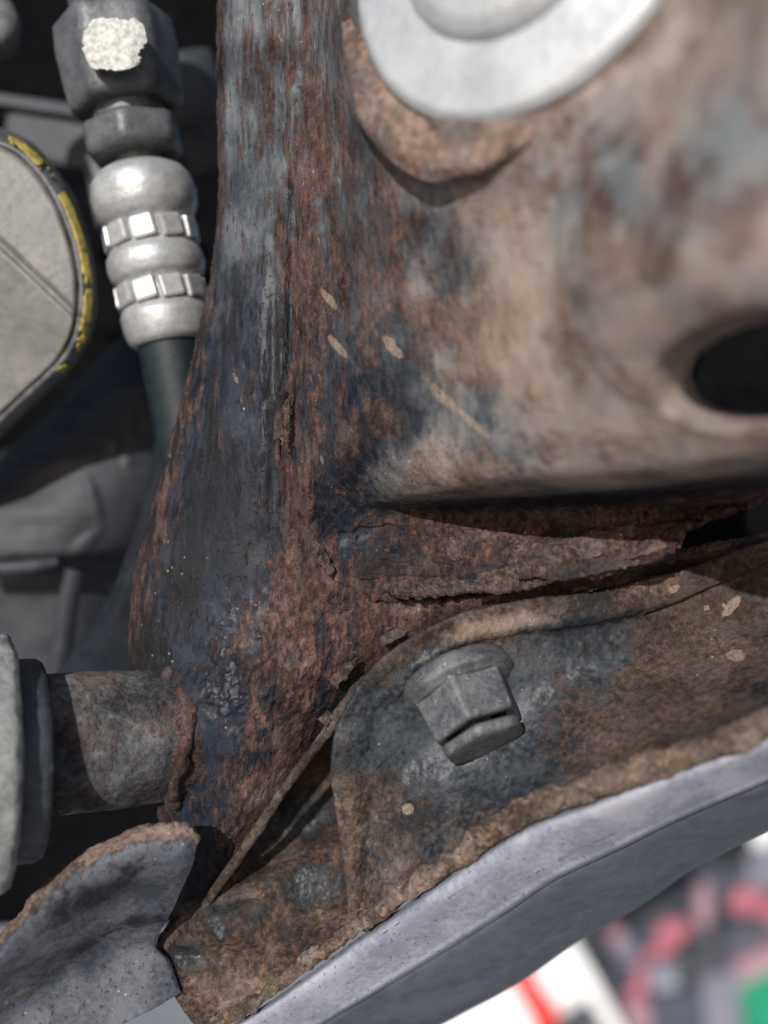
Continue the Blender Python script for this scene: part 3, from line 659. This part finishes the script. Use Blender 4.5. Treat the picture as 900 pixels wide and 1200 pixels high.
# ------------------------------------------------------------------ gearbox casting behind
gb = thing('gearbox_housing', P(60, 600, 280), 'dark grey gearbox casting deep behind the subframe at left', 'gearbox')
cast = [
 [(-60,575,285),(40,500,285),(110,425,285),(150,392,285),(215,380,288)],
 [(-60,600,266),(40,535,268),(110,485,270),(165,450,272),(215,450,280)],
 [(-60,618,260),(40,580,261),(110,560,262),(170,560,268),(205,560,280)],
 [(-60,640,258),(40,635,258),(100,630,262),(150,625,268),(190,625,280)],
 [(-60,660,260),(40,656,260),(95,652,264),(140,650,272),(180,650,282)],
 [(-60,672,272),(40,668,272),(90,664,274),(135,662,282),(175,662,290)],
 [(-60,760,276),(40,755,276),(90,755,280),(130,755,290),(165,755,296)],
 [(-60,900,280),(40,900,280),(90,900,284),(130,900,292),(165,900,300)],
]
def dsp_G(px, py, U, V, mm):
    d = (fbm(mm, 16, 3, 431) - .5) * 1.6
    for cx, cy, rx, ry, h, a in ((55,545,38,10,3.2,-12),(75,515,18,10,2.5,-30),(110,590,7,26,2.6,-15),(100,636,16,7,2.5,-40),(135,520,7,8,1.8,0),(150,540,6,7,1.6,0),(150,455,30,10,2.2,-20),(175,490,8,18,2,0),(20,600,60,12,1.5,0)):
        d = d + .4 * h * blob(px, py, cx, cy, rx, ry, a, .8)
    return d
sheet('casting', cast, 200, 160, M_cast, gb, dsp_G, None, 3)
tube('rib', [P(88,668,262), P(78,720,264), P(66,800,266), P(50,880,268)], [2.6, 2.8, 3, 3], M_cast, gb, 20, 60, .6, 4, 7)
tube('rib', [P(-40,668,259), P(30,664,259), P(68,658,261)], [1.8, 2.0, 1.4], M_cast, gb, 16, 60, .6, 4, 8)

strap_g = [[(178,400,262),(196,396,260),(222,396,262)], [(186,450,258),(204,450,256),(232,450,258)], [(182,520,252),(194,520,250),(214,520,252)], [(164,600,246),(174,600,244),(196,600,246)],
           [(136,680,240),(150,680,238),(172,680,240)], [(104,740,238),(130,740,236),(176,740,238)], [(60,800,238),(110,800,236),(190,800,238)], [(40,880,238),(110,880,236),(200,880,238)]]
st = sheet('bracket_strap', strap_g, 120, 40, M_strap, None, lambda px, py, U, V, mm: (fbm(mm, 12, 3, 441) - .5) * .8, None, 2)
props(st, 'smooth dark slate strap running down behind the left edge of the subframe', 'strap')

# dim parts in the dark engine bay
pe = lathe('pipe_elbow', [(-20, 0), (-20, 8.5), (-8, 9.2), (0, 9.2), (1.5, 8), (8, 7.6), (14, 7.6), (14, 0)], P(236, 150, 285), Vector((.25, .3, -1)), M_cast, None, 48, 2, None, .6, 5, 71)
props(pe, 'dim grey round pipe end between the hose nut and the subframe edge', 'pipe')
cb = thing('control_box', P(60, 165, 300), 'dim dark grey box in the shadow above the round cover', 'box')
box('box_body', P(75, 170, 298), (.030, .02, .019), M_cast, cb, Matrix.Rotation(.15, 3, 'Y'), .002)
box('box_lid', P(72, 142, 296), (.033, .022, .004), M_cast, cb, Matrix.Rotation(.15, 3, 'Y'), .001)
kb = lathe('round_plug', [(-6, 0), (-6, 8), (0, 8.4), (2, 7.6), (3, 5), (3.2, 0)], P(-18, 24, 240), Vector((.2, -1, .1)), M_rim, None, 48, 2, None, .3, 3, 73)
props(kb, 'grey round plug cut off by the top left corner', 'plug')
ns = lathe('hose_clamp', [(-3, 10.5), (-2.4, 11.2), (2.4, 11.2), (3, 10.5), (3, 8), (-3, 8), (-3, 10.5)], P(122, 228, 275), Vector((.9, .3, .2)), M_rim, None, 48, 1, None, .3, 3, 75)
props(ns, 'dull round metal clamp half hidden behind the silver ferrule', 'clamp')

# panels close the bay; its shade is put into their near-black colour
ip = sheet('inner_panel', [[(-330,-300,330),(0,-300,345),(420,-300,350)], [(-330,300,330),(0,300,345),(420,300,350)], [(-330,800,330),(0,800,345),(400,800,350)], [(-330,1085,330),(0,1085,345),(330,1085,350)]], 40, 40, M_bayshade, None,
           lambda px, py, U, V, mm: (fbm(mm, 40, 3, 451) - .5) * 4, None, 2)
props(ip, 'inner body panel behind everything at left, bay shade put into its near-black colour', 'body panel')
ip2 = sheet('wheel_arch_panel', [[(380,-500,262),(800,-500,262),(1300,-500,250)], [(380,300,262),(800,300,262),(1300,300,250)], [(380,700,262),(800,700,262),(1300,690,255)], [(380,860,250),(800,800,250),(1300,740,245)]], 40, 40, M_bayshade, None, None, None, 2)
props(ip2, 'backdrop panel, shade put into its near-black colour, seen through the oval hole and the gap under the ledge', 'body panel')

# ------------------------------------------------------------------ rubber bush on the tube
bu = thing('rubber_bush', P(20, 890, 194), 'round bush on the tube stub, pale cast disc in front of a black rubber ring', 'bush')
bo = P(46, 888, 195)
lathe('rubber_ring', [(-7, 10), (-7, 19.4), (-6, 20.0), (-1.2, 20.0), (0, 19.2), (0, 15), (.4, 10)], bo, tax, M_rubber, bu, 110, 3, None, .5, 6, 81)
lathe('cast_disc', [(-12, 0), (-12, 22.5), (-11, 24.6), (-7.2, 25), (-6.0, 24), (-5.2, 18)], bo, tax, M_disc, bu, 130, 4, None, 1.5, 3, 83, jag=.7)

# ------------------------------------------------------------------ blue-grey tab, bottom left
tabg = [
 [(-60,1150,186),(0,1098,186),(50,1044,186),(100,1004,186.5),(150,976,187),(190,966,187),(218,967,187),(231,980,187)],
 [(-60,1146,179),(0,1094,179),(50,1040,179),(100,1000,179.5),(150,973,180),(192,964,180),(221,966,181),(234,982,182)],
 [(-60,1160,175),(0,1108,175),(52,1056,175),(104,1016,176),(152,990,177),(190,984,178),(216,985,179),(230,994,181)],
 [(-60,1180,175),(0,1130,175),(55,1086,175.5),(106,1046,176.5),(150,1020,177.5),(186,1012,179),(210,1014,180),(224,1018,182)],
 [(-60,1215,182),(0,1166,182),(55,1126,182.5),(104,1090,183.5),(142,1066,184.5),(172,1056,185),(194,1056,186),(206,1058,187)],
 [(-60,1250,188),(0,1205,188),(52,1166,188.5),(100,1134,189),(136,1112,190),(162,1103,190.5),(178,1102,191),(184,1104,192)],
 [(-60,1290,188),(0,1246,188),(54,1206,188.5),(104,1174,189),(142,1152,190),(172,1138,190),(192,1128,191),(198,1126,192)],
 [(-60,1330,186),(0,1290,186),(60,1250,186.5),(112,1218,187),(152,1196,188),(184,1180,189),(204,1168,190),(212,1164,191)],
]
tabg = [[(x, y, d + 10) for x, y, d in q] for q in tabg]
def dsp_T(px, py, U, V, mm):
    n = fbm(mm, 3, 5, 501, .6) - .5
    e = 1 - sst(V, .22, .36)
    return n * (.25 + 1.9 * e) + (fbm(mm, (14, 14, 6), 3, 507) - .5) * .9
def msk_T(px, py, U, V, mm):
    e = 1 - sst(V + (fbm(mm, 3, 3, 511) - .5) * .1, .22, .33)
    dk = .22 + .9 * (fbm(mm, (12, 6, 5), 5, 513, .6) - .5) + .30 * blob(px, py, 110, 1050, 80, 35, -25, .6) + .35 * blob(px, py, 140, 1100, 60, 18, -18, .6)  # grime; kept to the upper face, it also paints that face's shade
    return np.clip(.08 + .95 * e + .35 * blob(px, py, 50, 1150, 40, 5, -35, .6), 0, 1), .35 * e + .06 * sst(V, .66, .74), np.clip(dk * (1 - sst(V, .62, .70)), 0, 1), 0
M_tab2 = M_tab
tb = sheet('steel_tab', tabg, 260, 300, M_tab2, None, dsp_T, msk_T, 2.2)
props(tb, 'blue grey painted steel tab with a rough rusty upper edge, bottom left corner', 'bracket')

# ------------------------------------------------------------------ sill panel and sealant below the flange
sill = thing('sill_panel', P(700, 1000, 185), 'pale blue grey painted sill with a lumpy brown sealant edge under the flange', 'sill')
sx = [(120,1272),(225,1216),(300,1170),(360,1128),(414,1088),(472,1047),(540,998),(612,952),(690,926),(770,897),(850,868),(1000,812)]
sdd = [203,201,200,199,197,193,188,183,177.5,172.5,167.5,158]
def jit(k): return random.Random(k).uniform(-3, 3)
tube('sealant_bead', [P(x, y + jit(i), d + .2) for i, ((x, y), d) in enumerate(zip(sx, sdd))], [.9, 1.0, 1.2, 1.5, 1.6, 2.0, 2.1, 2.5, 2.2, 2.5, 2.3, 2.3], M_seal, sill, 40, 900, 2.9, 3.4, 91, lambda p: (.5 + 1.2 * (fbm(p, 7, 4, 93, .6) - .5), .42 + 1.0 * (fbm(p, 5, 4, 95, .6) - .5), .16, 0))
psn = (.42, .9)
def prow_(off, dd, sc=1.0):
    out = []
    for i, ((x, y), d) in enumerate(zip(sx, sdd)):
        k = off * (.62, .62, .68, .74, .8, .86, .92, .90, .80, .70, .64, .58)[i] * sc; out.append((x + psn[0] * k, y + psn[1] * k, d + dd * (.7 + .04 * i)))
    return out
def msk_P(px, py, U, V, mm):
    sc = np.zeros(px.shape)
    for pts, w_ in (([(655,1006),(700,985),(740,968),(795,934)],2.2),([(735,958),(775,940),(795,932)],2.5),([(835,905),(850,897),(858,893)],2.5),([(595,1030),(612,1022)],2.5),([(615,1030),(632,1020)],2.2),
                    ([(525,1052),(545,1040)],3),([(650,1018),(660,1012)],1.8),([(520,1075),(560,1060)],2),([(880,890),(905,878)],2.2),([(440,1100),(470,1080)],2),([(690,1000),(720,990)],1.5)):
        sc = np.maximum(sc, np.exp(-(seg_dist(px, py, pts) / w_) ** 2))
    r = -.60 + .55 * sc + .5 * (fbm(mm, (18, 8, 3), 5, 529, .6) - .5) + .3 * (1 - sst(V, .25, .5)) * (fbm(mm, 5, 4, 525) > .6)
    return r, .0 + .25 * sst(V, .1, .4) * (1 - sst(V, .4, .6)), np.clip(.9 * sc - .05, 0, 1) - .3, 0
sheet('painted_face', [prow_(16, 4), prow_(24, .2), prow_(38, -.3), prow_(58, 2), prow_(84, 6), prow_(96, 9), prow_(99, 22)], 190, 620, M_panel, sill,
      lambda px, py, U, V, mm: (fbm(mm, 25, 3, 521) - .5) * .8, msk_P, 1.2)
sheet('lower_lip', [prow_(82, 19), prow_(98, 15), prow_(120, 18), prow_(150, 25), prow_(176, 33), prow_(184, 46)], 80, 240, M_panel2, sill,
      lambda px, py, U, V, mm: (fbm(mm, 25, 3, 527) - .5) * 2, None, 1.2)

# ------------------------------------------------------------------ workshop beyond, out of focus
fl = mesh_obj('floor', [(-20, -5, 0), (20, -5, 0), (20, 30, 0), (-20, 30, 0)], [(0, 1, 2, 3)], M_floor, None, None, False); props(fl, kind='structure')
def at(px, py, d): return P(px, py, d)
# white board with red band
wbd = thing('white_board', P(620, 1300, 1500) , 'bright white board with a red band, blurred at the bottom edge', 'board')
rY = Matrix.Rotation(math.radians(-4), 3, 'Y')
def standing(name, x0, x1, ytop, d, thick, mat, parent, tilt=0, bevel=.004):
    a = P(x0, ytop, d); b = P(x1, ytop, d); wd = (b - a).length; h = a.z - .002
    return box(name, Vector(((a.x + b.x) / 2, a.y + thick / 2, h / 2 + .001)), (wd, thick, h), mat, parent, None, bevel)
def slab(name, poly, d, thick, mat, parent=None, bevel=.003):
    """flat-faced body with the outline given at depth d, real thickness"""
    bm = bmesh.new(); f = bm.faces.new([bm.verts.new(P(x, y, d)) for x, y in poly])
    r = bmesh.ops.extrude_face_region(bm, geom=[f])
    for v in r['geom']:
        if isinstance(v, bmesh.types.BMVert): v.co.y += thick
    bmesh.ops.recalc_face_normals(bm, faces=bm.faces[:])
    if bevel: bmesh.ops.bevel(bm, geom=bm.edges[:], offset=bevel, segments=2, affect='EDGES')
    me = bpy.data.meshes.new(name); bm.to_mesh(me); bm.free(); me.materials.append(mat)
    return put(bpy.data.objects.new(name, me), parent)

slab('board', [(430,1260),(520,1196),(600,1150),(672,1102),(700,1150),(735,1215),(780,1300),(500,1500)], 1500, .03, M_white, wbd)
slab('red_band', [(588,1128),(618,1116),(628,1150),(652,1180),(690,1300),(640,1300),(626,1200),(604,1160)], 1490, .006, M_red, wbd, .001)
slab('dark_corner', [(650,1196),(690,1172),(720,1230),(720,1300),(650,1300)], 1480, .006, M_dark, wbd, .001)
gc = thing('tool_cabinet', P(850, 1250, 1800), 'grey blue cabinet with a dark post, out of focus at lower right', 'cabinet')
slab('cabinet_body', [(640,1090),(960,890),(1100,890),(1100,1700),(760,1700),(700,1180)], 1800, .5, M_grey, gc, .01)
slab('post', [(672,1092),(688,1082),(740,1200),(800,1600),(764,1600),(716,1200)], 1540, .04, M_dark, gc, .002)
slab('pale_panel', [(720,1060),(800,1010),(830,1080),(760,1140)], 1790, .006, M_panel2, gc, .002)
def cloth(name, pts, d, r, mat, seed, label, cat):
    o = tube(name, [P(x, y, d) for x, y in pts], r, mat, None, 20, 60, 30, 34, seed)
    return props(o, label, cat)
cloth('red_rag', [(742,1170),(756,1140),(772,1112),(786,1092),(806,1096)], 1500, [12, 20, 15, 22, 14], M_pink, 601, 'crumpled pink red rag at the left of the dark clutter, out of focus', 'rag')
cloth('pink_rag', [(856,1066),(872,1054),(890,1056),(930,1072)], 1500, [14, 21, 16, 20], M_pink, 603, 'small pink rag at the right edge above the dark clutter', 'rag')
cloth('dark_bag', [(760,1160),(800,1125),(830,1100),(860,1090),(920,1080)], 1560, [32, 50, 55, 46, 46], M_dark, 605, 'dark lumpy bag between the two pink rags, out of focus', 'bag')
mb = slab('mauve_beam', [(735,1180),(820,1150),(960,1085),(960,1110),(830,1178),(740,1210)], 1490, .05, M_mauve, None, .004)
props(mb, 'mauve red beam running below the dark bag to the right edge', 'beam')
gr = slab('grey_crate', [(700,1230),(830,1180),(900,1150),(940,1300),(760,1400)], 1530, .2, M_grey, None, .006)
props(gr, 'mottled grey crate under the mauve beam at the bottom edge', 'crate')
gp = slab('green_tub', [(866,1140),(1000,1100),(1040,1400),(900,1400)], 1500, .15, M_green, None, .006)
props(gp, 'bright green tub cut off by the lower right corner', 'tub')

ww = slab('workshop_wall', [(300,1090),(640,980),(1300,700),(1700,700),(1700,1400),(300,1400)], 2900, .1, M_grey, None, 0)
props(ww, 'grey purple workshop partition far behind the cabinet, out of focus', 'partition')
for k, (px, py, w_, h_, mt, lb) in enumerate(((722, 1092, 10, 14, M_mauve, 'mauve scrap beside the dark post'), (786, 1052, 30, 5, M_dark, 'thin dark bar lying across the cabinet front'), (826, 1062, 9, 20, M_mauve, 'slim mauve canister between the two rags'), (868, 1010, 12, 22, M_dark, 'dark bottle above the pink rag'), (780, 1150, 18, 10, M_panel, 'pale packet inside the dark clutter'), (820, 1128, 14, 16, M_dark, 'black lump in the middle of the clutter'), (868, 1100, 20, 12, M_panel2, 'slate block just above the mauve beam'))):
    o = slab('clutter_piece', [(px - w_, py - h_), (px + w_ * .7, py - h_ * 1.3), (px + w_, py + h_), (px - w_ * .8, py + h_ * 1.2)], 1440 - k * 3, .04, mt, None, .003)
    props(o, lb + ', out of focus', 'clutter')
for k, (px, py, w_, h_, mt, lb) in enumerate(((760, 1062, 26, 16, M_dark, 'small dark box on the cabinet above the red rag'), (846, 1020, 20, 26, M_panel2, 'slate coloured can standing above the pink rag'), (894, 962, 14, 26, M_white, 'white packet at the right edge high above the pink rag'), (800, 1190, 40, 22, M_panel2, 'slate carton below the mauve beam'), (846, 1178, 26, 30, M_grey, 'grey carton beside the green tub'))):
    o = slab('carton', [(px - w_, py - h_), (px + w_ * .8, py - h_ * 1.4), (px + w_, py + h_), (px - w_ * .7, py + h_ * 1.3)], 1470 - k * 3, .06, mt, None, .004)
    props(o, lb + ', out of focus', 'carton')
